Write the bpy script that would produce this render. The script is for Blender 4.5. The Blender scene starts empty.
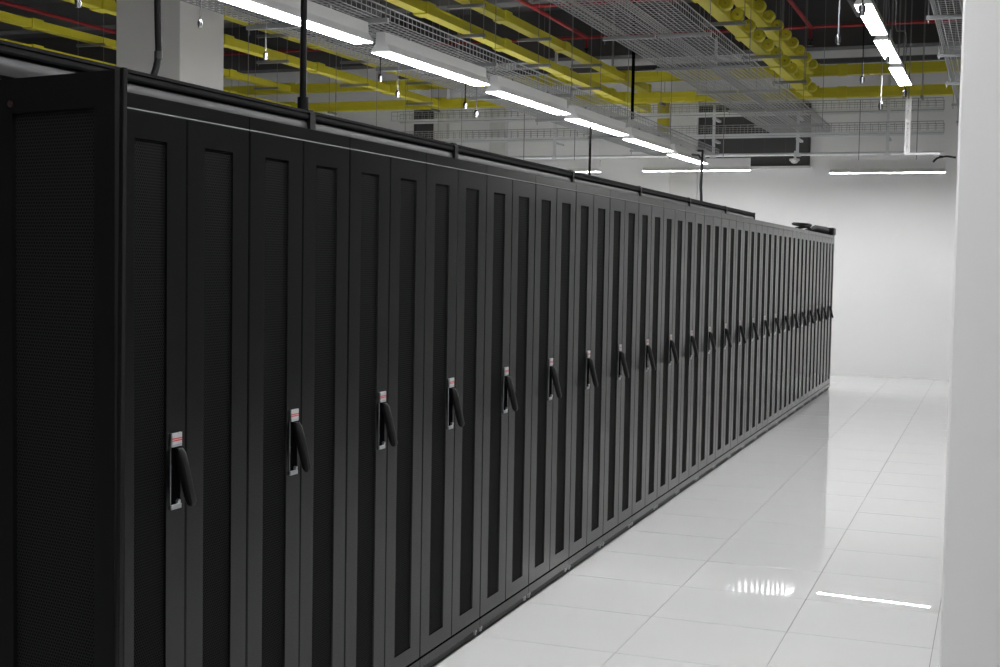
import bpy, bmesh, math, random
from mathutils import Vector, Matrix
random.seed(4)
scene = bpy.context.scene
C = scene.collection
PI = math.pi

# ------------------------------------------------------------------ camera
YAW, PIT, ROLL, FPX, H = 0.362407, 0.0554373, 0.0172005, 1311.5, 1.58238
FW = Vector((-math.sin(YAW)*math.cos(PIT), math.cos(YAW)*math.cos(PIT), -math.sin(PIT)))
R0 = Vector((math.cos(YAW), math.sin(YAW), 0)); U0 = R0.cross(FW)
RT = R0*math.cos(ROLL) + U0*math.sin(ROLL); UP = U0*math.cos(ROLL) - R0*math.sin(ROLL)
EYE = Vector((0, 0, H))
cd = bpy.data.cameras.new('camera'); cam = bpy.data.objects.new('camera', cd); C.objects.link(cam)
cd.sensor_width = 36; cd.lens = FPX/1000*36; cd.clip_start = .05; cd.clip_end = 200
m3 = Matrix((RT, UP, -FW)).transposed()
cam.matrix_world = Matrix.Translation(EYE) @ m3.to_4x4()
scene.camera = cam

# ------------------------------------------------------------------ world, exposure
w = bpy.data.worlds.new('world'); scene.world = w; w.use_nodes = True
w.node_tree.nodes['Background'].inputs[0].default_value = (.5, .55, .6, 1)
w.node_tree.nodes['Background'].inputs[1].default_value = .02
vs = scene.view_settings
vs.view_transform = 'Standard'; vs.look = 'None'; vs.gamma = 1; vs.use_curve_mapping = False
vs.exposure = 2.45
TUBE = 16.0          # radiance of the fluorescent diffusers

# pixel -> direction; distance always from a known plane
def ray(x, y): return FW + RT*((x-500)/FPX) - UP*((y-333.5)/FPX)
def atX(x, y, X): d = ray(x, y); return EYE + d*(X/d.x)
def atY(x, y, Y): d = ray(x, y); return EYE + d*(Y/d.y)
def atZ(x, y, Z): d = ray(x, y); return EYE + d*((Z-H)/d.z)

# ------------------------------------------------------------------ materials
def mat(name, col, rough=.5, metal=0, spec=.5, var=0, vscale=8, bump=0, bscale=40, coat=0):
    m = bpy.data.materials.new(name); m.use_nodes = True
    nt = m.node_tree; b = nt.nodes['Principled BSDF']
    b.inputs['Base Color'].default_value = (*col, 1); b.inputs['Roughness'].default_value = rough
    b.inputs['Metallic'].default_value = metal; b.inputs['Specular IOR Level'].default_value = spec
    b.inputs['Coat Weight'].default_value = coat
    tc = nt.nodes.new('ShaderNodeTexCoord')
    n = nt.nodes.new('ShaderNodeTexNoise'); n.inputs['Scale'].default_value = vscale; n.inputs['Detail'].default_value = 4
    nt.links.new(tc.outputs['Object'], n.inputs['Vector'])
    r = nt.nodes.new('ShaderNodeMapRange'); r.inputs[3].default_value = 1-var; r.inputs[4].default_value = 1+var
    nt.links.new(n.outputs['Fac'], r.inputs[0])
    mx = nt.nodes.new('ShaderNodeMix'); mx.data_type = 'RGBA'; mx.blend_type = 'MULTIPLY'; mx.inputs[0].default_value = 1
    mx.inputs[6].default_value = (*col, 1); nt.links.new(r.outputs[0], mx.inputs[7]); nt.links.new(mx.outputs[2], b.inputs['Base Color'])
    if bump:
        n2 = nt.nodes.new('ShaderNodeTexNoise'); n2.inputs['Scale'].default_value = bscale
        nt.links.new(tc.outputs['Object'], n2.inputs['Vector'])
        bp = nt.nodes.new('ShaderNodeBump'); bp.inputs['Strength'].default_value = 1; bp.inputs['Distance'].default_value = bump
        nt.links.new(n2.outputs['Fac'], bp.inputs['Height']); nt.links.new(bp.outputs[0], b.inputs['Normal'])
    return m

def emit(name, col, s):
    m = bpy.data.materials.new(name); m.use_nodes = True; nt = m.node_tree
    b = nt.nodes['Principled BSDF']; b.inputs['Base Color'].default_value = (.9, .9, .9, 1)
    b.inputs['Emission Color'].default_value = (*col, 1); b.inputs['Emission Strength'].default_value = s
    return m

def perforated(name, plate, hole, pitch, axis_u, rough):
    """punched sheet: staggered round holes, in object coordinates"""
    m = bpy.data.materials.new(name); m.use_nodes = True; nt = m.node_tree; L = nt.links.new
    b = nt.nodes['Principled BSDF']; b.inputs['Roughness'].default_value = rough
    b.inputs['Specular IOR Level'].default_value = .3
    tc = nt.nodes.new('ShaderNodeTexCoord'); sp = nt.nodes.new('ShaderNodeSeparateXYZ'); L(tc.outputs['Object'], sp.inputs[0])
    def M(op, a, c=None):
        n = nt.nodes.new('ShaderNodeMath'); n.operation = op
        for i, v in enumerate((a, c)):
            if v is None: continue
            if isinstance(v, (int, float)): n.inputs[i].default_value = v
            else: L(v, n.inputs[i])
        return n.outputs[0]
    u = sp.outputs[axis_u]; v = sp.outputs['Z']
    def dots(du, dv):
        a = M('SUBTRACT', M('FRACT', M('ADD', M('DIVIDE', u, pitch), du)), .5)
        c = M('MULTIPLY', M('SUBTRACT', M('FRACT', M('ADD', M('DIVIDE', v, pitch*1.732), dv)), .5), 1.732)
        return M('SQRT', M('ADD', M('MULTIPLY', a, a), M('MULTIPLY', c, c)))
    d = M('MINIMUM', dots(0, 0), dots(.5, .5)); k = M('LESS_THAN', d, .36)
    mx = nt.nodes.new('ShaderNodeMix'); mx.data_type = 'RGBA'; L(k, mx.inputs[0])
    mx.inputs[6].default_value = (*plate, 1); mx.inputs[7].default_value = (*hole, 1); L(mx.outputs[2], b.inputs['Base Color'])
    rr = nt.nodes.new('ShaderNodeMapRange'); L(k, rr.inputs[0]); rr.inputs[3].default_value = .14; rr.inputs[4].default_value = .02
    L(rr.outputs[0], b.inputs['Specular IOR Level'])
    return m

def tile_material():
    m = mat('glossy_white_tile', (.86, .865, .87), rough=.006, spec=.5, var=.012, vscale=3)
    nt = m.node_tree; L = nt.links.new; b = nt.nodes['Principled BSDF']
    tc = nt.nodes.new('ShaderNodeTexCoord'); oi = nt.nodes.new('ShaderNodeObjectInfo')
    mu = nt.nodes.new('ShaderNodeMath'); mu.operation = 'MULTIPLY'; mu.inputs[1].default_value = 37; L(oi.outputs['Random'], mu.inputs[0])
    n = nt.nodes.new('ShaderNodeTexNoise'); n.noise_dimensions = '4D'; n.inputs['Scale'].default_value = 2.6; n.inputs['Detail'].default_value = .5
    L(tc.outputs['Object'], n.inputs['Vector']); L(mu.outputs[0], n.inputs['W'])
    bp = nt.nodes.new('ShaderNodeBump'); bp.inputs['Strength'].default_value = 1; bp.inputs['Distance'].default_value = .0007
    L(n.outputs['Fac'], bp.inputs['Height']); L(bp.outputs[0], b.inputs['Normal'])
    return m

def joint_floor_material():
    m = mat('floor_sheet', (.86, .865, .87), rough=.06, var=.01)
    nt = m.node_tree; L = nt.links.new; b = nt.nodes['Principled BSDF']
    tc = nt.nodes.new('ShaderNodeTexCoord'); br = nt.nodes.new('ShaderNodeTexBrick'); L(tc.outputs['Object'], br.inputs['Vector'])
    br.offset = 0; br.inputs['Scale'].default_value = 1; br.inputs['Brick Width'].default_value = .6; br.inputs['Row Height'].default_value = .6
    br.inputs['Mortar Size'].default_value = .001; br.inputs['Color1'].default_value = br.inputs['Color2'].default_value = (.86, .865, .87, 1)
    br.inputs['Mortar'].default_value = (.2, .2, .2, 1); L(br.outputs['Color'], b.inputs['Base Color'])
    return m

def label_material():
    m = bpy.data.materials.new('lock_sticker'); m.use_nodes = True; nt = m.node_tree; L = nt.links.new
    b = nt.nodes['Principled BSDF']; b.inputs['Roughness'].default_value = .4
    tc = nt.nodes.new('ShaderNodeTexCoord'); sp = nt.nodes.new('ShaderNodeSeparateXYZ'); L(tc.outputs['Generated'], sp.inputs[0])
    cr = nt.nodes.new('ShaderNodeValToRGB'); cr.color_ramp.interpolation = 'CONSTANT'; L(sp.outputs['Z'], cr.inputs[0])
    e = cr.color_ramp.elements; e[0].position = 0; e[0].color = (.42, .43, .45, 1); e[1].position = .10; e[1].color = (.25, .26, .28, 1)
    for p, c in ((.16, (.46, .47, .49, 1)), (.40, (.5, .04, .03, 1)), (.50, (.6, .5, .5, 1)), (.54, (.5, .04, .03, 1)), (.64, (.46, .47, .49, 1))):
        x = e.new(p); x.color = c
    L(cr.outputs[0], b.inputs['Base Color'])
    return m

M = dict(
    wall=mat('white_painted_wall', (.86, .86, .865), .55, var=.015, vscale=1.5, bump=.0004, bscale=60),
    column=mat('white_painted_column', (.90, .895, .90), .5, var=.012, vscale=2, bump=.0003, bscale=60),
    ceil=mat('dark_concrete_ceiling', (.09, .09, .093), .85, var=.25, vscale=2),
    beam=mat('grey_concrete_beam', (.17, .17, .175), .8, var=.2, vscale=2),
    pilaster=mat('pale_grey_render', (.72, .72, .71), .7, var=.03, vscale=3),
    rack=mat('charcoal_powder_coat', (.004, .004, .0044), .22, spec=.32, var=.05, vscale=5),
    rackdark=mat('black_frame_metal', (.004, .004, .0045), .6, spec=.2, var=.05),
    perf=perforated('punched_black_sheet', (.0045, .0047, .005), (.0025, .0025, .0027), .0085, 'Y', .65),
    perfend=perforated('punched_grey_sheet', (.016, .016, .016), (.008, .008, .008), .009, 'X', .6),
    plastic=mat('black_plastic', (.004, .004, .004), .45, spec=.3, var=.05),
    steel=mat('brushed_steel', (.55, .56, .58), .3, metal=1, var=.08, vscale=30),
    sticker=label_material(),
    foot=mat('zinc_foot', (.45, .45, .46), .4, metal=.4),
    busblack=mat('black_anodised_rail', (.005, .005, .006), .6, spec=.15, var=.05),
    busgrey=mat('satin_aluminium', (.045, .045, .047), .45, metal=.3, var=.2, vscale=6),
    yellow=mat('yellow_plastic_duct', (.63, .56, .028), .5, var=.06, vscale=4),
    red=mat('red_sprinkler_paint', (.36, .02, .025), .45, var=.05),
    zinc=mat('galvanised_wire', (.40, .41, .42), .45, metal=.2, var=.05),
    strut=mat('galvanised_strut', (.74, .76, .78), .38, metal=.1, var=.08),
    whitestrut=mat('white_perforated_channel', (.85, .85, .85), .4),
    lithouse=mat('lit_light_housing', (.88, .88, .88), .4), house=mat('white_light_housing', (.62, .62, .62), .4, var=.02),  # wall-light housings paler: the aisle light on them is put into the colour
    tube=emit('fluorescent_diffuser', (1.0, 1.0, 1.0), TUBE), aisletube=emit('aisle_diffuser', (1.0, 1.0, 1.0), TUBE*.62), walltube=emit('end_wall_diffuser', (1.0, 1.0, 1.0), TUBE*1.2), edge_glint=mat('door_edge_glint', (.22, .22, .22), .5),  # last entry: grey standing for the highlight on the door-top edge
    rod=mat('threaded_rod_steel', (.30, .30, .31), .45, metal=.5),
    cable=mat('black_cable_jacket', (.010, .010, .011), .6, spec=.2),
    greycable=mat('grey_cable_jacket', (.30, .31, .32), .35),
    chrome=mat('nickel_gland', (.20, .205, .215), .22, metal=1),
    conduit=mat('grey_conduit', (.22, .22, .23), .5, var=.05),
    glass=mat('dark_tinted_pane', (.075, .077, .078), .4, spec=.3, var=.08, vscale=2),
    wframe=mat('dark_frame', (.05, .05, .052), .5),
    tile=tile_material(), fsheet=joint_floor_material(),
    recess=mat('lock_pocket_black', (.003, .003, .003), 1.0, spec=0), joint=mat('dark_tile_joint', (.16, .16, .16), .8, var=.1),
    led=mat('dull_red_lens', (.035, .014, .015), .5),
)

# ------------------------------------------------------------------ mesh helpers
class MB:
    def __init__(s): s.v = []; s.f = []
    def raw(s, vs_, fs):
        o = len(s.v); s.v += [tuple(p) for p in vs_]; s.f += [tuple(i+o for i in f) for f in fs]; return s
    def box(s, a, b):
        x0, y0, z0 = a; x1, y1, z1 = b
        return s.raw([(x0,y0,z0),(x1,y0,z0),(x1,y1,z0),(x0,y1,z0),(x0,y0,z1),(x1,y0,z1),(x1,y1,z1),(x0,y1,z1)],
                     [(0,3,2,1),(4,5,6,7),(0,1,5,4),(1,2,6,5),(2,3,7,6),(3,0,4,7)])
    def prism(s, prof, p0, p1, ux, uy, caps=True):
        """2D profile (in axes ux, uy) swept from p0 to p1"""
        ux = Vector(ux); uy = Vector(uy); n = len(prof); V = []
        for p in (Vector(p0), Vector(p1)): V += [p + ux*a + uy*b for a, b in prof]
        F = [(i, (i+1) % n, n+(i+1) % n, n+i) for i in range(n)]
        if caps: F += [tuple(reversed(range(n))), tuple(range(n, 2*n))]
        return s.raw(V, F)
    def tube(s, path, r, n=8, caps=True):
        P = [Vector(p) for p in path]; k = len(P); rs = r if isinstance(r, (list, tuple)) else [r]*k
        V = []; F = []; ref = None
        for i, p in enumerate(P):
            d = (P[min(i+1, k-1)] - P[max(i-1, 0)]).normalized()
            if ref is None:
                ref = Vector((0, 0, 1)) if abs(d.z) < .9 else Vector((1, 0, 0))
            a = (ref - d*ref.dot(d)).normalized(); b = d.cross(a); ref = a
            for j in range(n):
                t = 2*PI*j/n; V.append(p + (a*math.cos(t) + b*math.sin(t))*rs[i])
        for i in range(k-1):
            for j in range(n):
                F.append((i*n+j, i*n+(j+1) % n, (i+1)*n+(j+1) % n, (i+1)*n+j))
        if caps: F += [tuple(reversed(range(n))), tuple(range((k-1)*n, k*n))]
        return s.raw(V, F)
    def mesh(s, name, m, smooth=False, bevel=0):
        me = bpy.data.meshes.new(name); me.from_pydata(s.v, [], s.f); me.materials.append(m)
        bm = bmesh.new(); bm.from_mesh(me)
        bmesh.ops.recalc_face_normals(bm, faces=bm.faces)
        if bevel: bmesh.ops.bevel(bm, geom=[e for e in bm.edges if e.calc_face_angle(0) > .6], offset=bevel, segments=1, affect='EDGES', clamp_overlap=True)
        bm.to_mesh(me); bm.free()
        if smooth:
            for p in me.polygons: p.use_smooth = True
            me.set_sharp_from_angle(angle=.7)
        return me
    def build(s, name, m, parent=None, smooth=False, bevel=0):
        return link(name, s.mesh(name, m, smooth, bevel), parent)

def link(name, me, parent=None, loc=(0, 0, 0)):
    o = bpy.data.objects.new(name, me); C.objects.link(o); o.location = loc
    if parent is not None: o.parent = parent
    return o
def tag(o, label=None, cat=None, group=None, kind=None):
    if label: o['label'] = label
    if cat: o['category'] = cat
    if group: o['group'] = group
    if kind: o['kind'] = kind
    return o
def thing(name, loc, label, cat, group=None):
    return tag(link(name, None, None, loc), label, cat, group)
def copy_tree(o, parent=None):
    c = o.copy(); C.objects.link(c); c.parent = parent
    for ch in [x for x in KIDS.get(o, [])]: copy_tree(ch, c)
    return c
KIDS = {}
def snapshot(o):
    KIDS[o] = [x for x in bpy.data.objects if x.parent == o]
    for k in KIDS[o]: snapshot(k)
ORD = ['first','second','third','fourth','fifth','sixth','seventh','eighth','ninth','tenth','eleventh','twelfth','thirteenth','fourteenth','fifteenth','sixteenth','seventeenth','eighteenth','nineteenth','twentieth','twenty-first','twenty-second','twenty-third','twenty-fourth']

# ------------------------------------------------------------------ room shell
XL, XR, YF, YB, ZC = -20.0, 9.0, -4.0, 19.62, 5.4
TX0, TY0, T, NX, NY = -2.603, 3.881, .6, 7, 26          # tiled strip in view
TX1, TY1 = TX0+NX*T, TY0+NY*T
def struct(name, bm, m, **k): return tag(bm.build(name, m, **k), kind='structure')
fl = MB()
fl.box((TX0, TY0, -.12), (TX1, TY1, -.02))
floor = struct('floor', fl, M['joint']); floor['label'] = 'glossy white raised tile floor of the server room'
fs = MB()
for a, b in (((XL, YF), (XR, TY0)), ((XL, TY1), (XR, YB)), ((XL, TY0), (TX0, TY1)), ((TX1, TY0), (XR, TY1))):
    if b[1]-a[1] > .01: fs.box((a[0]-TX0, a[1]-TY0, -.12), (b[0]-TX0, b[1]-TY0, 0))
o = fs.build('floor_surround', M['fsheet'], floor); o.location = (TX0, TY0, 0)
g = .0011
tile = MB().box((-T/2+g, -T/2+.0022, -.02), (T/2-g, T/2-.0022, 0)).mesh('floor_tile', M['tile'])
for i in range(NX):
    for j in range(NY):
        t = link('floor_tile', tile, floor, (TX0+(i+.5)*T, TY0+(j+.5)*T, -random.random()*.0003))
        t.rotation_euler = (random.uniform(-1, 1)*.0006, random.uniform(-1, 1)*.0006, 0)
tag(struct('ceiling', MB().box((XL, YF, ZC), (XR, YB, ZC+.2)), M['ceil']), 'dark soffit above the cable trays')
struct('wall_back', MB().box((XL-.2, YB, -.1), (XR+.2, YB+.2, ZC+.2)), M['wall'])
struct('wall_left', MB().box((XL-.2, YF, -.1), (XL, YB, ZC+.2)), M['wall'])
struct('wall_right', MB().box((XR, YF, -.1), (XR+.2, YB, ZC+.2)), M['wall'])
struct('wall_front', MB().box((XL-.2, YF-.2, -.1), (XR+.2, YF, ZC+.2)), M['wall'])
# soffit beams
for k, y in enumerate((19.3, 16.7, 14.1, 11.5, 8.9, 6.3, 3.7)):
    zb = 4.68 if k == 0 else 5.02
    struct('ceiling_beam', MB().box((XL, y-.16, zb), (XR, y+.16, ZC)), M['ceil'] if k == 0 else M['beam'])
BEAMS = (19.3, 16.7, 14.1, 11.5, 8.9, 6.3, 3.7)
def soffit(y):
    return (5.02 if y < 19 else 4.68) if min(abs(y-b) for b in BEAMS) < .18 else ZC
# near white column at the right edge, and the one behind the racks
p = atY(951, 333, 3.55)
o = struct('column', MB().box((p.x, 3.55, 0), (p.x+.62, 4.15, ZC)), M['column'], bevel=.006)
o['label'] = 'broad white column close to the camera at the right edge'
o = struct('column', MB().box((-6.63, 8.76, 0), (-6.03, 9.38, ZC)), M['column'], bevel=.005)
o['label'] = 'square white column rising behind the near end of the racks'
# pilasters on the back wall
for k, (x0, x1) in enumerate(((434, 447), (490, 506), (671, 698))):
    a = atY(x0, 130, YB-.1); b = atY(x1, 130, YB-.1)
    struct('trim_%d' % (k+1), MB().box((a.x, YB-.12, 0), (b.x, YB, ZC)), M['pilaster'])
# dark window band high on the back wall
def wall_window(n, x0, x1, y0, y1, panes):
    a = atY(x0, y1, YB-.03); b = atY(x1, y0, YB-.03); W = b.x-a.x; Z0, Z1 = a.z, b.z
    root = tag(link('window_%d' % n, None, None, (a.x, YB, Z0)), None, None, None, 'structure')
    hh = Z1-Z0; e = .035
    MB().box((0, -.05, 0), (W, 0, e)).box((0, -.05, hh-e), (W, 0, hh)).box((0, -.05, e), (e, 0, hh-e)).box((W-e, -.05, e), (W, 0, hh-e)).build('window_frame', M['wframe'], root)
    MB().box((-.03, -.09, -.03), (W+.03, 0, 0)).build('window_sill', M['house'], root)
    w1 = (W-2*e)/panes
    for i in range(panes):
        MB().box((e+i*w1+.0006, -.022, e), (e+(i+1)*w1-.0006, -.006, hh-e)).build('pane', M['glass'], root)
    return root
tag(wall_window(1, 697.5, 811.5, 103, 167, 5), 'dark tinted window high on the back wall behind the cable baskets')
tag(wall_window(2, 414, 434, 110, 150, 1), 'narrow grey window high on the back wall at the left')

# ------------------------------------------------------------------ server cabinets
D, S0, P, NR = 1.987, 2.615, .611, 24
ZT, ZDT, ZDB, ZB, DEP = 1.975, 1.936, .083, .042, 1.0
def chamfer_door(y0, y1, z0, z1, hy0, hy1, hz0, hz1, th=.022, ch=.0035):
    """door leaf with a window opening; front at x=0, chamfered rim"""
    b = MB(); xf, xb, xi = 0, -th, -.006
    O = [(y0, z0), (y1, z0), (y1, z1), (y0, z1)]; Oi = [(y0+ch, z0+ch), (y1-ch, z0+ch), (y1-ch, z1-ch), (y0+ch, z1-ch)]
    I = [(hy0, hz0), (hy1, hz0), (hy1, hz1), (hy0, hz1)]; Ii = [(hy0+.002, hz0+.002), (hy1-.002, hz0+.002), (hy1-.002, hz1-.002), (hy0+.002, hz1-.002)]
    V = [(xb, *q) for q in O] + [(xf-ch, *q) for q in O] + [(xf, *q) for q in Oi] + [(xf, *q) for q in I] + [(xi, *q) for q in Ii] + [(xb, *q) for q in Ii]
    F = []
    for r in range(5):
        for i in range(4): F.append((r*4+i, r*4+(i+1) % 4, (r+1)*4+(i+1) % 4, (r+1)*4+i))
    for i in range(4): F.append((20+i, 20+(i+1) % 4, (i+1) % 4, i))
    return b.raw(V, F)
def make_cabinet():
    root = thing('server_cabinet', (-D, S0, 0), 'x', 'cabinet', 'black server cabinets standing in one long row')
    MB().box((-DEP, .002, ZB), (-.03, P-.002, ZT)).build('body', M['rackdark'], root)
    MB().box((-.03, .0015, ZDT+.003), (-.001, P-.0015, ZT)).build('top_rail', M['rack'], root, bevel=.001)
    MB().box((-.03, .001, ZB), (.001, P-.001, ZDB-.004)).build('bottom_rail', M['rack'], root, bevel=.001)
    MB().box((-.02, .004, ZDT), (-.0005, P-.004, ZDT+.003)).build('glint_strip', M['edge_glint'], root)  # added strip, its pale colour paints the glint along the door top
    MB().box((-DEP+.05, 0, 0), (-.020, P, ZB)).build('plinth', M['plastic'], root)
    for y in (.03, P-.03):
        f = MB(); f.tube([(-.009, y, .018), (-.009, y, .03), (-.009, y, .0301), (-.009, y, ZB)], [.006, .006, .009, .009], 10)
        f.build('levelling_foot', M['foot'], root, smooth=True)
    yh = (.1365*P, .357*P, .633*P, .860*P)
    for leaf in range(2):
        a, b = (.0022, P/2-.0013) if leaf == 0 else (P/2+.0013, P-.0022)
        h0, h1 = yh[2*leaf], yh[2*leaf+1]
        d = chamfer_door(a, b, ZDB, ZDT, h0, h1, .146, 1.868).build('door', M['rack'], root)
        MB().box((-.012, h0-.004, .142), (-.0055, h1+.004, 1.872)).build('perforated_panel', M['perf'], d)
        if leaf == 0:
            p0, p1 = .382*P, .455*P; z0, z1 = .922, 1.122
            # steel surround of the lock: thin left edge, foot piece, head plate
            q = MB(); q.box((0, p0, z0), (.006, p1, z0+.013)).box((0, p0, z0+.013), (.003, p0+.002, z1-.036)).box((0, p0, z1-.036), (.006, p1, z1))
            q.build('lock_surround', M['steel'], d, bevel=.001)
            MB().box((0, p0+.002, z0+.013), (.002, p1, z1-.036)).build('lock_recess', M['recess'], d)
            MB().box((.006, p0+.001, z1-.036), (.0072, p1-.001, z1)).build('lock_sticker', M['sticker'], d)
            # swing lever, hinged at the top and standing out at its foot
            c = (p0+p1)/2+.006; q = MB()
            path = [(.008, c, z1-.040), (.013, c, z1-.052), (.024, c, z1-.095), (.036, c, z1-.140), (.046, c, z1-.178), (.047, c, z1-.188)]
            wv = [.010, .013, .0145, .0145, .0145, .010]; tv = [.008, .012, .0135, .013, .012, .007]
            V = []; F = []; n = 10
            for (x, y, z), wy, tx in zip(path, wv, tv):
                for j in range(n):
                    t = 2*PI*j/n; cx, sx = math.cos(t), math.sin(t)
                    V.append((x + tx*math.copysign(abs(cx)**.6, cx), y + wy*math.copysign(abs(sx)**.6, sx), z))
            for i in range(len(path)-1):
                for j in range(n): F.append((i*n+j, i*n+(j+1) % n, (i+1)*n+(j+1) % n, (i+1)*n+j))
            F += [tuple(range(n)), tuple(range((len(path)-1)*n, len(path)*n))]
            q.raw(V, F); q.build('lever', M['plastic'], d, smooth=True)
            MB().tube([(.004, c-.002, z0+.02), (.012, c-.002, z0+.02)], .006, 10).build('lock_barrel', M['steel'], d, smooth=True)
    return root
cab = make_cabinet(); snapshot(cab)
for k in range(NR):
    o = cab if k == 0 else copy_tree(cab)
    o.location = (-D, S0+k*P, 0)
    if k == 0: o['label'] = 'black server cabinet nearest the camera, behind the perforated end panel'
    elif k == NR-1: o['label'] = 'last black server cabinet at the far end of the row'
    else: o['label'] = '%s black server cabinet from the camera end of the row' % ORD[k]

# perforated end panel, standing slightly ajar at the near end of the row
A = atY(129, 71, 2.46); ANG = math.radians(11)
ep = thing('end_panel', (A.x, A.y, 0), 'tall black perforated panel door ajar at the near end of the cabinet row', 'panel')
ep.rotation_euler = (0, 0, -ANG)
# local x runs backwards (negative) from the front corner, local -y faces the camera
EW, EZ0, EZ1 = .72, .04, A.z
def px_local(x): # distance behind the corner at which a pixel column meets the panel
    d = ray(x, 300); n = Vector((-math.sin(ANG), -math.cos(ANG), 0)); t = (Vector((A.x, A.y, 0)).dot(n)+.022)/d.dot(n)
    q = Vector((d.x*t, d.y*t, 0)); return (Vector((A.x, A.y, 0))-q).dot(Vector((math.cos(ANG), -math.sin(ANG), 0)))
l1, l2 = px_local(97), px_local(15)
zt = atY(60, 111, A.y+.03).z
fr = MB(); th = .03
fr.box((-l1, -th, EZ0), (-.012, 0, EZ1)).box((-l2-.06, -th, EZ0), (-l2, 0, EZ1))
fr.box((-l2, -th, zt), (-l1, 0, EZ1)).box((-l2, -th, EZ0), (-l1, 0, EZ0+.09))
l3, l4 = l2+.06, EW
fr.box((-l4, -th, EZ0), (-l4+.05, 0, EZ1)).box((-l4+.05, -th, zt), (-l3, 0, EZ1)).box((-l4+.05, -th, EZ0), (-l3, 0, EZ0+.09))
fr.build('frame', M['rackdark'], ep)
for a, b in ((l2, l1), (l4-.05, l3)):
    MB().box((-a, -.018, EZ0+.09), (-b, -.012, zt)).build('perforated_panel', M['perfend'], ep)
MB().prism([(-.011, 0), (-.002, 0), (.0, .002), (.0, .012), (-.011, .012)], (0, -.033, EZ0), (.018, -.033, EZ1+.003), (1, 0, 0), (0, 1, 0)).build('edge_post', M['rack'], ep)
q = px_local(14.5); MB().tube([(-q, -th, atY(12, 104, A.y+.04).z), (-q, -th-.004, atY(12, 104, A.y+.04).z)], .008, 12).build('indicator_lens', M['led'], ep)
MB().box((-EW, -.028, 0), (-EW+.06, -.002, EZ0)).box((-.07, -.028, 0), (-.015, -.002, EZ0)).build('foot', M['rackdark'], ep)

# ------------------------------------------------------------------ overhead busway above the cabinets
BX = -2.5
bt = atX(125, 72, BX).z; bend = atX(750, 215, BX).y
bz1, bz0 = bt, bt-.105
bus = thing('overhead_busway', (BX, 1.2, bz0), 'long black and grey power busway running above the cabinet tops', 'busway')
LB = bend-1.2; hz = bz1-bz0
MB().prism([(-.05, 0), (.012, 0), (.040, .016), (.044, .036), (.040, .060), (.03, .072), (-.05, .072)], (0, 0, 0), (0, LB, 0), (1, 0, 0), (0, 0, 1)).build('aluminium_channel', M['busgrey'], bus, smooth=True)
MB().prism([(-.06, .072), (.047, .072), (.050, .078), (.050, .090), (.044, .0905), (.044, .095), (.050, .0955), (.050, hz), (-.06, hz)], (0, 0, 0), (0, LB, 0), (1, 0, 0), (0, 0, 1)).build('top_rail', M['busblack'], bus)
ys = [atX(x, y, BX).y for x, y in ((300, 118), (446, 153), (565, 178), (634, 193), (684, 204), (721, 212))] + [1.9]
for y in ys:
    MB().prism([(-.062, -.004), (.045, -.004), (.056, .02), (.056, hz-.012), (.045, hz+.006), (-.062, hz+.006)], (0, y-1.2-.02, 0), (0, y-1.2+.02, 0), (1, 0, 0), (0, 0, 1)).build('joint_clamp', M['plastic'], bus)
MB().box((-.06, LB, -.05), (.052, LB+.02, hz+.004)).build('end_cap', M['plastic'], bus)
# the three poles and drop cables that reach the busway
def pole(name, path, r, m, label, cat, fit=None, mfit=None):
    b = path[-1]; t = thing(name, b, label, cat)
    MB().tube([Vector(q)-Vector(b) for q in path], r, 10).build('shaft', m, t, smooth=True)
    if fit:
        MB().tube([(0, 0, 0), (0, 0, fit)], r*1.7, 10).build('ferrule', mfit or m, t, smooth=True)
    return t
q = atX(303, 108, BX); pole('support_pole', [(BX, q.y, 5.02), (BX, q.y, bz1+.006)], .0125, M['busblack'], 'thick black pole rising from the busway in front of a ceiling light', 'pole', .05)
# hanging black hose in front of the white column
pts = [atX(x, y, BX+.02) for x, y in ((157, -60), (157.5, 0), (158, 30), (158.5, 52), (156.5, 66), (152.5, 79))]
sm = []
for i in range(len(pts)-1):
    for k in range(5):
        a = pts[max(i-1, 0)]; b = pts[i]; c = pts[i+1]; d = pts[min(i+2, len(pts)-1)]; t = k/5
        sm.append(.5*((2*b)+(c-a)*t+(2*a-5*b+4*c-d)*t*t+(3*b-a-3*c+d)*t**3))
sm.append(pts[-1]); top = sm[0].copy(); top.z = 5.02
hose = thing('power_hose', pts[-1], 'curved black power hose dropping to the busway in front of the white column', 'hose')
MB().tube([top-pts[-1]] + [v-pts[-1] for v in sm], .0105, 10).build('hose', M['cable'], hose, smooth=True)
k_ = sm[16]-pts[-1]; MB().tube([k_-Vector((0, 0, .012)), k_+Vector((0, 0, .012))], .0125, 10).build('collar', M['busgrey'], hose, smooth=True)

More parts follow.
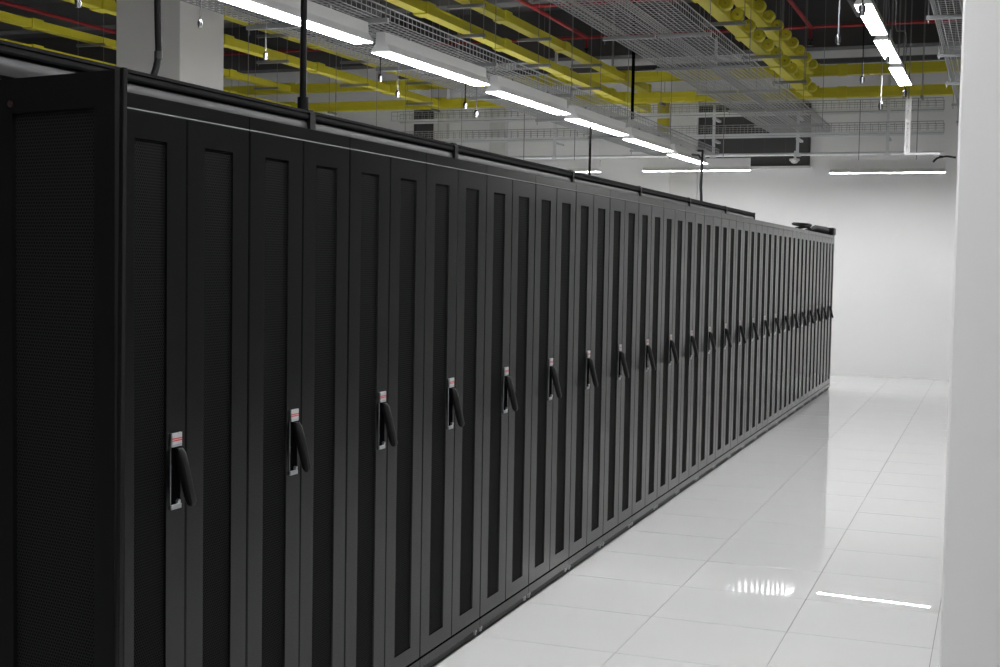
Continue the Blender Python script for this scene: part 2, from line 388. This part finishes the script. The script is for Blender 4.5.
# ------------------------------------------------------------------ fluorescent lights
def light_meshes(L, wv, hv, dm, hm):
    prof = [(-wv/2, 0), (wv/2, 0), (wv/2, .010), (wv*.36, .034), (wv*.25, .05), (wv*.22, hv), (-wv*.22, hv), (-wv*.25, .05), (-wv*.36, .034), (-wv/2, .010)]
    ho = MB().prism(prof, (0, .006, .003), (0, L-.006, .003), (1, 0, 0), (0, 0, 1)).mesh('housing', M[hm])
    ec = MB().prism([(a*1.02, b) for a, b in prof], (0, 0, .003), (0, .006, .003), (1, 0, 0), (0, 0, 1)).mesh('end_cap', M[hm])
    df = MB().box((-wv/2+.004, .004, 0), (wv/2-.004, L-.004, .0035)).mesh('diffuser', M[dm])
    return ho, ec, df, hv
LM = {}
def light(loc, L, along, label, group, hang, wv=.118, hv=.112, dm='tube', tilt=0, hw=.006, hm='house'):
    key = (round(L, 3), wv, hv, dm)
    if key not in LM: LM[key] = light_meshes(L, wv, hv, dm, hm)
    ho, ec, df, hv = LM[key]
    t = thing('fluorescent_light', loc, label, 'light', group)
    t.rotation_euler = (tilt, 0, 0 if along == 'Y' else -PI/2)
    link('housing', ho, t); link('end_cap', ec, t); link('end_cap', ec, t, (0, L-.006, 0)); link('diffuser', df, t)
    for y in (.25*L, .75*L):
        MB().box((-hw, y-2*hw, hv+.003), (hw, y+2*hw, hang-loc[2])).build('hanger', M['rod'], t)
    return t
ZL = 2.752
for k in range(0, 6):
    nm = {-2: 'unseen', -1: 'unseen'}.get(k) or ORD[k]
    lab = '%s strip light from the left in the line above the cabinets' % nm if k >= 0 else 'strip light overhead, beyond the near end of the light line'
    light((-3.31, 6.54+1.77*k-1.56, ZL-.008), 1.56, 'Y', lab, 'strip lights in a line above the cabinets', 2.885, tilt=.011)
RX = -.945
for k in range(-7, 3):
    y0 = 9.46+1.52*k
    lab = ('%s strip light from the top edge, hanging over the white aisle' % ORD[k]) if k >= 0 else 'strip light over the aisle above the camera'
    light((RX, y0, 3.39), 1.34, 'Y', lab, 'strip lights over the white aisle', 5.4, wv=.122, dm='aisletube', tilt=.012)
for k in range(4):   # added unseen lights behind the cabinets, to raise the bounce light
    light((-6.75, 9.75+1.77*k, ZL), 1.56, 'Y', 'added unseen strip light behind the cabinets, for bounce light', 'added unseen strip lights behind the cabinets', 5.4, dm='aisletube', hw=.0018)
YW = 17.75
for x in (.55,):  # added unseen light, brightens the wall mirrored in the cabinet fronts
    light((x, YW, 2.83), 1.5, 'X', 'added unseen strip light along the end wall, behind the near column', 'strip lights along the back wall', 3.75, hv=.165, dm='walltube', wv=.07, hw=.0025, hm='lithouse')
for k, (x0, x1, y) in enumerate(((830, 945.5, 173), (643, 750, 171), (492, 600, 172))):
    a = atY(x0, y, YW); b = atY(x1, y, YW)
    if k == 2: a = b - Vector((1.52, 0, 0))
    light((a.x, YW, (a.z+b.z)/2), round(b.x-a.x, 2), 'X', ['strip light along the back wall, right of the dark window', 'strip light along the back wall, below the dark window', 'strip light along the back wall, half hidden by the busway'][k], 'strip lights along the back wall', 3.75, hv=.165, dm='walltube', wv=.07, hw=.0025, hm='lithouse')
# rods under the light line
q = atX(590, 150, -3.29); pole('drop_pole', [(-3.29, q.y, ZL), (-3.29, q.y, ZT)], .011, M['recess'], 'thin black pole between a strip light and the cabinet tops', 'pole')
q = atX(633, 80, -3.42); pole('drop_pole', [(-3.42, q.y, 5.4), (-3.42, q.y, 2.99)], .016, M['recess'], 'thin black pole rising from the far strip lights to the ceiling', 'pole')
q = atX(701.5, 180, -2.9); yq = q.y
dc = thing('drop_cable', (-2.9, yq, ZT), 'black cable bundle hanging from the last strip light to the cabinet tops', 'cable')
zt_ = atX(701.5, 158, -2.9).z
MB().tube([(0, 0, 0), (.004, .02, .2), (-.006, 0, .4), (0, 0, zt_-ZT)], .015, 8).build('cable', M['cable'], dc, smooth=True)
MB().tube([(0, 0, zt_-ZT-.02), (-.01, .06, zt_-ZT+.05), (-.03, .16, zt_-ZT+.09), (-.10, .26, zt_-ZT+.10)], .012, 8).build('branch', M['cable'], dc, smooth=True)
MB().tube([(0, 0, zt_-ZT-.02), (-.04, .02, zt_-ZT+.03), (-.12, .06, zt_-ZT+.04)], .012, 8).build('branch', M['cable'], dc, smooth=True)

# ------------------------------------------------------------------ wire basket trays
def wire(b, p, q, r):
    p = Vector(p); q = Vector(q); d = (q-p).normalized()
    a = d.cross(Vector((0, 0, 1)) if abs(d.z) < .9 else Vector((1, 0, 0))).normalized(); c = d.cross(a)
    b.prism([(-r, -r), (r, -r), (r, r), (-r, r)], p, q, a, c, caps=False)
def basket_mesh(W, L, hh, step, nw, r):
    """open wire basket: length along +Y"""
    b = MB()
    for i in range(nw+1): wire(b, (W*i/nw, 0, 0), (W*i/nw, L, 0), r)
    for s in (0, W):
        for z in (hh*.5, hh): wire(b, (s, 0, z), (s, L, z), r if z < hh else r*1.6)
    n = int(L/step)
    for i in range(n+1):
        y = i*L/n
        wire(b, (0, y, r), (W, y, r), r); wire(b, (0, y, 0), (0, y, hh), r); wire(b, (W, y, 0), (W, y, hh), r)
    return b.mesh('wire_mesh', M['zinc'])
def basket(loc, W, L, along, label, group, hh=.09, step=.075, nw=9, r=.0024, struts=1.7, s0=.6, ztop=None, rodside='both'):
    t = thing('wire_basket_tray', loc, label, 'cable tray', group)
    t.rotation_euler = (0, 0, 0 if along == 'Y' else -PI/2)
    tag(link('wire_mesh', basket_mesh(W, L, hh, step, nw, r), t), kind='stuff')
    y = s0
    while y < L-.05:
        MB().prism([(-.013, -.03), (.013, -.03), (.013, -.004), (-.013, -.004)], (-.05 if rodside != 'high' else .0, y, 0), (W+.05 if rodside != 'low' else W, y, 0), (0, 1, 0), (0, 0, 1)).build('support_strut', M['zinc'], t)
        for x in ((-.035,) if rodside == 'low' else (W+.035,) if rodside == 'high' else (-.035, W+.035)):
            MB().tube([(x, y, -.06), (x, y, soffit(loc[1]+y)-loc[2])], .0035, 6).build('threaded_rod', M['rod'], t)
        y += struts
    return t
gB = 'wire basket trays running along the room'
basket((-2.92, 5.2, 3.35), .37, 12.7, 'Y', 'left half of the wide wire basket pair hung over the cabinet tops', gB, rodside='low', s0=.0+1.4)
basket((-2.53, 5.2, 3.35), .37, 12.7, 'Y', 'right half of the wide wire basket pair, beside the yellow ducts', gB, rodside='high', s0=1.4)
basket((-4.1, 1.0, 2.93), .40, 15.2, 'Y', 'wire basket behind the strip lights, on the side of the white column', gB, rodside='low', hh=.07, step=.06, nw=10, r=.0022)
basket((-3.69, 1.0, 2.93), .40, 15.2, 'Y', 'wire basket carrying the strip lights above the cabinets', gB, rodside='high', hh=.07, step=.06, nw=10, r=.0022)
xr = atZ(930, 0, 3.36).x
basket((xr, 5.2, 3.36), .42, 12.4, 'Y', 'wire basket at the right beside the near white column', gB, s0=1.1, struts=1.75)
# two tiers across the back, with their support frames
YX = 18.15
for (nm, xa, ya, xb, yb) in (('upper', 400, 120.5, 944, 115.5), ('lower', 400, 141.5, 944, 137)):
    a = atY(xa, ya, YX); b = atY(xb, yb, YX); z = (a.z+b.z)/2 + .012
    t = thing('wire_basket_tray', (a.x, YX, z), '%s of the two wire baskets crossing in front of the back wall' % nm, 'cable tray', 'wire baskets crossing in front of the back wall')
    t.rotation_euler = (0, 0, -PI/2)
    Lx = b.x-a.x
    tag(link('wire_mesh', basket_mesh(.3, Lx, .12, .1, 5, .0028), t, (0, 0, .012)), kind='stuff')
    MB().prism([(-.02, -.014), (.012, -.014), (.012, .012), (-.02, .012)], (-.02, 0, 0), (-.02, Lx, 0), (1, 0, 0), (0, 0, 1)).build('side_rail', M['strut'], t)
    MB().prism([(-.012, -.014), (.02, -.014), (.02, .012), (-.012, .012)], (.32, 0, 0), (.32, Lx, 0), (1, 0, 0), (0, 0, 1)).build('side_rail', M['strut'], t)
    if nm == 'lower': zlow = z
    else: zup = z
a = atY(440, 157, YX+.25); b = atY(944, 154.5, YX+.25); zp = (a.z+b.z)/2
t = thing('grey_pipe', (a.x, YX+.25, zp), 'slim grey pipe crossing the back wall below the wire baskets', 'pipe')
MB().tube([(0, 0, 0), (b.x-a.x, 0, 0)], .022, 10).build('pipe', M['strut'], t, smooth=True)
pq = {}
for k, (x, lab) in enumerate(((555, 'left of the drop pole'), (714, 'at the left side of the dark window'), (798, 'at the right side of the dark window'), (888, 'above the right back-wall light'))):
    p = atY(x, 130, YX-.06); zt2 = zup+.05 if k else zup
    s = thing('strut_post', (p.x, YX-.06, zp-.04), 'grey strut post holding the crossing baskets, ' + lab, 'post', 'strut posts of the crossing baskets')
    MB().prism([(-.018, -.018), (.018, -.018), (.018, .018), (.008, .018), (.008, -.008), (-.008, -.008), (-.008, .018), (-.018, .018)], (0, 0, 0), (0, 0, ZC-zp-.66 if k != 2 else zt2-zp+.04), (1, 0, 0), (0, 1, 0)).build('channel', M['strut'], s)
    for z in (zlow, zup):
        MB().box((-.022, -.02, z-zp-.02), (.022, .38, z-zp+.008)).build('arm', M['strut'], s)
    MB().prism([(-.05, .0), (.05, .0), (.03, .035), (-.03, .035)], (0, -.022, -.02), (0, -.016, -.02), (1, 0, 0), (0, 0, 1)).build('bracket_plate', M['strut'], s)
p = atY(794.5, 161, YX-.1)
d = thing('dome_sensor', (p.x, YX-.1, p.z), 'small white dome sensor under the strut post by the dark window', 'sensor')
V = []; F = []; n = 14
prof = [(.002, -.035), (.03, -.03), (.05, -.012), (.055, 0), (.07, .004), (.07, .03)]
for r_, z_ in prof: V += [(r_*math.cos(2*PI*j/n), r_*math.sin(2*PI*j/n), z_) for j in range(n)]
for i in range(len(prof)-1): F += [(i*n+j, i*n+(j+1) % n, (i+1)*n+(j+1) % n, (i+1)*n+j) for j in range(n)]
F += [tuple(range(n)), tuple(range((len(prof)-1)*n, len(prof)*n))]
MB().raw(V, F).build('dome', M['house'], d, smooth=True)
MB().box((-.015, .04, .01), (.015, .05, .14)).box((-.015, 0, .03), (.015, .05, .04)).build('bracket', M['strut'], d)
# white perforated channel hanging beside the last aisle light
p0 = atY(904, 152, 14.6); p1 = atY(911.5, 98, 14.6)
ch = thing('perforated_channel', (p0.x, 14.6, p0.z), 'bright white perforated vertical channel hanging right of the strut post', 'channel')
wv = p1.x-p0.x; hv = p1.z-p0.z; b = MB(); n = 9; sh = hv/n
for i in range(n):
    z = i*sh; b.box((0, 0, z), (wv, .012, z+sh*.55)); b.box((0, 0, z+sh*.55), (wv*.34, .012, z+sh)); b.box((wv*.66, 0, z+sh*.55), (wv, .012, z+sh))
b.build('slotted_face', M['whitestrut'], ch)
MB().box((0, .012, 0), (.006, .05, hv)).box((wv-.006, .012, 0), (wv, .05, hv)).build('flange', M['whitestrut'], ch)
e = atY(940, 154.5, 14.6); MB().box((wv, .0, -.03), (e.x-p0.x, .04, -.008)).box((0, 0, -.03), (wv, .04, 0)).build('foot_rail', M['whitestrut'], ch)
MB().box((wv*.4, .02, hv), (wv*.6, .035, 5.4-p0.z)).build('hanger', M['rod'], ch)

# ------------------------------------------------------------------ yellow cable ducts
ZY = {'lower': 3.80, 'upper': 4.09}
YC = 17.75
def duct_profile(w_, h_): t = .008; return [(-w_/2, 0), (w_/2, 0), (w_/2, h_-.012), (w_/2+.006, h_-.012), (w_/2+.006, h_), (-w_/2-.006, h_), (-w_/2-.006, h_-.012), (-w_/2, h_-.012)]
coup = MB().prism([(-.076, -.012), (.076, -.012), (.08, .1), (-.08, .1)], (0, -.09, 0), (0, .09, 0), (1, 0, 0), (0, 0, 1)).mesh('coupler', M['yellow'], bevel=.006)
def spout_mesh():
    b = MB(); n = 16; V = []; F = []
    prof = [(.012, -.04), (.05, -.042), (.06, -.03), (.06, .03), (.05, .042), (.012, .04)]
    for r_, y_ in prof: V += [(r_*math.cos(2*PI*j/n), y_, r_*math.sin(2*PI*j/n)) for j in range(n)]
    k = len(prof)
    for i in range(k): F += [(i*n+j, i*n+(j+1) % n, ((i+1) % k)*n+(j+1) % n, ((i+1) % k)*n+j) for j in range(n)]
    b.raw(V, F); b.box((-.08, -.03, -.02), (-.045, .03, .02))
    return b.mesh('spout', M['yellow'], smooth=True)
spm = spout_mesh()
def duct(X, tier, y0, y1, label, spouts=False, rods=True, lid=.128):
    z = ZY[tier]
    t = thing('yellow_cable_duct', (X, y0, z), label, 'cable duct', 'yellow cable ducts under the ceiling')
    seg = 2.0; y = 0; L = y1-y0
    while y < L-.01:
        e = min(y+seg, L)
        MB().prism(duct_profile(.12, .085), (0, y+.002, 0), (0, e-.002, 0), (1, 0, 0), (0, 0, 1)).build('duct_length', M['yellow'], t)
        if e < L-.1: link('coupler', coup, t, (0, e, 0))
        y = e
    y = 1.0
    while y < L:
        MB().box((-.20, y-.018, -.045), (.20, y+.018, -.013)).build('cross_bar', M['rod'], t)
        if rods and tier == 'lower':
            for x in (-.185, .185): MB().tube([(x, y, -.07), (x, y, soffit(y0+y)-z)], .004, 6).build('threaded_rod', M['rod'], t)
        y += 2.0
    if spouts:
        y = .3
        while y < L-.3:
            link('spout', spm, t, (.122, y, .045)); y += .56
    return t
wh = {-2.42: 'above the wide wire basket', -4.96: 'left of the wide wire basket', -7.72: 'behind the white column', -10.2: 'farthest left, low behind the busway', .12: 'over the right wire basket'}
for X, txt in wh.items():
    for tier in ('lower', 'upper'):
        y0 = 5.0 if X > -6 else 2.0
        duct(X, tier, y0, YC-.08, '%s yellow duct of the pair %s' % (tier, txt), spouts=(X == -2.42), rods=(X < 0))
for tier in ('lower', 'upper'):
    z = ZY[tier]
    t = thing('yellow_cable_duct', (-12.0, YC, z), '%s yellow duct crossing the room in front of the back wall' % tier, 'cable duct', 'yellow cable ducts crossing the far end')
    x = 0; n = 0
    while x < 12.5:
        MB().prism([(-.06, 0), (.06, 0), (.06, .05), (.066, .055), (.066, .13), (-.066, .13), (-.066, .055), (-.06, .05)], (x+.002, 0, -.01), (min(x+2, 12.6)-.002, 0, -.01), (0, 1, 0), (0, 0, 1)).build('duct_length', M['yellow'], t)
        if n: MB().box((x-.06, -.072, -.018), (x+.06, .072, .128)).build('coupler', M['yellow'], t)
        x += 2; n += 1
    for X in (-2.42, -4.96, -7.72, -10.2):
        MB().prism([(-.075, 0), (.075, 0), (.14, .07), (-.14, .07)], (X+12, -.067, -.014), (X+12, -.067, .134), (1, 0, 0), (0, -1, 0)).build('tee_piece', M['yellow'], t)
    if tier == 'lower':
        x = .8
        while x < 12.6:
            for s in (-.1, .1): MB().tube([(x, s, -.06), (x, s, ZC-z)], .004, 6).build('threaded_rod', M['rod'], t)
            MB().box((x-.018, -.12, -.05), (x+.018, .12, -.02)).build('cross_bar', M['rod'], t); x += 1.7
# continuing stubs past the crossing and a drop chute
for tier in ('lower', 'upper'):
    o = thing('yellow_duct_stub', (-4.96, YC+.08, ZY[tier]), '%s short yellow duct stub beyond the crossing duct' % tier, 'cable duct', 'yellow duct stubs beyond the crossing')
    MB().prism(duct_profile(.15, .1), (0, 0, 0), (0, 1.1, 0), (1, 0, 0), (0, 0, 1)).build('duct_length', M['yellow'], o)
    MB().box((-.09, 1.0, -.01), (.09, 1.12, .11)).build('end_piece', M['yellow'], o)
a = atY(657, 132, YC+.5); b = atY(669, 99, YC+.5)
o = thing('yellow_chute', (a.x, YC+.5, a.z), 'short yellow vertical chute hanging below the crossing duct', 'chute')
MB().prism([(0, 0), (b.x-a.x, 0), (b.x-a.x, .08), (0, .08)], (0, 0, 0), (0, 0, b.z-a.z), (1, 0, 0), (0, 1, 0)).build('chute_body', M['yellow'], o)
MB().box((.01, -.45, b.z-a.z), (b.x-a.x-.01, .08, b.z-a.z+.05)).build('chute_neck', M['yellow'], o)

# ------------------------------------------------------------------ red sprinkler pipes, conduits
ZS = 4.9
def sprinkler(name, path, r, label, drop=None):
    t = thing(name, path[0], label, 'pipe', 'red sprinkler pipes')
    o = Vector(path[0])
    MB().tube([Vector(q)-o for q in path], r, 10).build('pipe', M['red'], t, smooth=True)
    if drop is not None:
        d = Vector(drop)-o
        MB().tube([d, d-Vector((0, 0, .16))], r*.9, 8).build('drop', M['red'], t, smooth=True)
        MB().tube([d-Vector((0, 0, .16)), d-Vector((0, 0, .20)), d-Vector((0, 0, .205)), d-Vector((0, 0, .25)), d-Vector((0, 0, .252)), d-Vector((0, 0, .258))], [.03, .03, .012, .012, .045, .045], 10).build('sprinkler_head', M['chrome'], t, smooth=True)
    return t
for x, txt in ((-2.57, 'above the right yellow ducts'), (-5.82, 'above the middle yellow ducts'), (-12.5, 'behind the white column at the far left')):
    sprinkler('sprinkler_pipe', [(x, 3.0, ZS), (x, 18.75, ZS)], .028, 'red sprinkler pipe running along the room ' + txt, (x, 18.75, ZS) if x > -12 else None)
sprinkler('sprinkler_pipe', [(-13.5, 18.80, ZS+.01), (-.4, 18.80, ZS+.01)], .024, 'red sprinkler pipe crossing the room close to the back wall')
sprinkler('sprinkler_pipe', [(-5.82, 16.3, ZS), (-3.6, 16.3, ZS)], .026, 'short red sprinkler branch behind the wide wire basket')
for x, txt, r in ((-3.1, 'left of the right red pipe', .05), (-.55, 'above the aisle lights', .045), (-1.9, 'between the red pipe and the aisle lights', .03)):
    t = thing('ceiling_conduit', (x, 4, 5.0-r), 'grey ceiling conduit ' + txt, 'conduit', 'grey conduits on the ceiling beams')
    MB().tube([(0, 0, 0), (0, 14.4, 0)], r, 10).build('conduit', M['conduit'], t, smooth=True)
    for y in (2.3, 4.9, 7.5, 10.1, 12.7): MB().box((-r-.01, y-.02, -r-.008), (r+.01, y+.02, r+.02)).build('clip', M['rod'], t)
t = thing('dark_trunking', (-9, 19.05, 4.46), 'thin dark trunking crossing in front of the back wall above the ducts', 'trunking')
MB().box((0, -.05, -.03), (9.2, .05, .03)).build('trunk', M['ceil'], t)
MB().box((0, -.055, .03), (9.2, .055, .036)).build('lid', M['conduit'], t)
for x in (1.0, 3.5, 6.0, 8.5): MB().box((x-.012, -.02, .036), (x+.012, .02, .94)).build('hanger', M['rod'], t)

# ------------------------------------------------------------------ hanging cables with glands
def gland(p, ztop, s, grey, label, jog=None):
    s *= .85
    t = thing('hanging_cable', p, label, 'cable', 'cables with metal glands hanging from the ceiling')
    r = .0042*s
    path = [(0, 0, .05*s), (.002, 0, .25), (-.001, .002, .5), (0, 0, ztop-p.z)] if jog is None else [(0, 0, .05*s), (0, 0, jog[1]), (-.01, 0, jog[1]+.03), (jog[0], 0, jog[1]+.035), (jog[0]-.01, 0, jog[1]+.06), (jog[0]-.01, 0, ztop-p.z)]
    MB().tube(path, r, 6).build('cable', M['greycable'] if grey else M['cable'], t, smooth=True)
    z = lambda k: k*s
    MB().tube([(0, 0, z(0)), (0, 0, z(.004)), (0, 0, z(.018)), (0, 0, z(.020)), (0, 0, z(.045)), (0, 0, z(.048)), (0, 0, z(.058))], [.009*s, .014*s, .014*s, .0165*s, .0165*s, .012*s, .008*s], 12).build('gland', M['chrome'], t, smooth=True)
G = [ # pixel of gland tip, plane X, top, size, grey, label
    (200, 28, -3.33, 2.93, .75, 0, 'hanging cable gland in front of the white column'),
    (78, 8, -3.33, 2.93, .9, 0, 'hanging cable gland at the top left, left of the white column'),
    (265.5, 60, -3.7, 2.93, .9, 1, 'pale hanging cable gland left of the thick black pole'),
    (380, 82, -3.7, 2.93, 1., 0, 'dark hanging cable gland right of the thick black pole, higher of two'),
    (397.5, 98, -3.7, 2.93, 1., 1, 'pale hanging cable gland right of the thick black pole, lower of two'),
    (465, 109, -3.7, 2.93, 1.1, 0, 'dark hanging cable gland under the second strip light, higher of two'),
    (476, 118, -3.7, 2.93, 1.2, 1, 'pale hanging cable gland under the second strip light, lower of two')]
for x, y, X, zt3, s, gr, lab in G: gland(atX(x, y, X), zt3, s, gr, lab)
for x, y, Y, s, gr, lab, jg in (
    (838, 45, 6.4, 1.0, 1, 'grey hanging cable gland left of the aisle strip lights', None),
    (862, 16, 5.2, 1.0, 0, 'hanging cable gland in front of the first aisle strip light', None),
    (862, 84, 12.0, 1.5, 0, 'black hanging cable gland below the first aisle strip light', None),
    (887.5, 64, 6.6, .8, 0, 'hanging cable gland in front of the second aisle strip light', None),
    (880.5, 110, 13.0, 1.6, 1, 'long hanging cable gland left of the last aisle strip light', None),
    (904.5, 98, 9.0, 1.1, 0, 'bent black hanging cable gland under the last aisle strip light', (-.06, .40))):
    gland(atY(x, y, Y), 5.0, s, gr, lab, jg)

# ------------------------------------------------------------------ cables left on top of the last cabinets
yE = S0+NR*P
cb = thing('cable_coil', (-2.19, yE-.40, ZT+.002), 'black coiled cable and plug block lying on the last cabinets', 'cable')
b = MB(); pth = []
for i in range(40):
    t = i/39*4*PI; pth.append((.10*math.cos(t)-.02, -1.0+.30*math.sin(t)*(.8+.05*i/39), .02+.05*(1+math.sin(t*.5+.4))*.9))
b.tube(pth, .016, 6); b.build('coil', M['cable'], cb, smooth=True)
b = MB(); b.tube([(.02, -.75, .03), (.06, -.4, .075), (.10, -.1, .06), (.12, .15, .055)], [.018, .035, .045, .05], 8); b.tube([(0, -.8, .02), (.02, -.4, .03), (.05, 0, .03)], .03, 6); b.build('cable_bundle', M['cable'], cb, smooth=True)
MB().box((.06, .15, .0), (.22, .38, .095)).build('plug_block', M['plastic'], cb, bevel=.012)
# thin black cable by the right wire basket
pc = [atY(x, y, 14.62) for x, y in ((933, 162), (936.5, 158.5), (941, 156.8), (947, 156.3), (956, 157.5))]
t = thing('loose_cable', pc[1], 'short curved black cable at the right end of the back-wall light', 'cable')
MB().tube([v-pc[1] for v in pc], .011, 6).build('cable', M['cable'], t, smooth=True)
MB().tube([pc[2]-pc[1]+Vector((-.02, 0, 0)), pc[2]-pc[1]+Vector((.02, 0, 0))], .014, 8).build('cable_tie', M['plastic'], t, smooth=True)
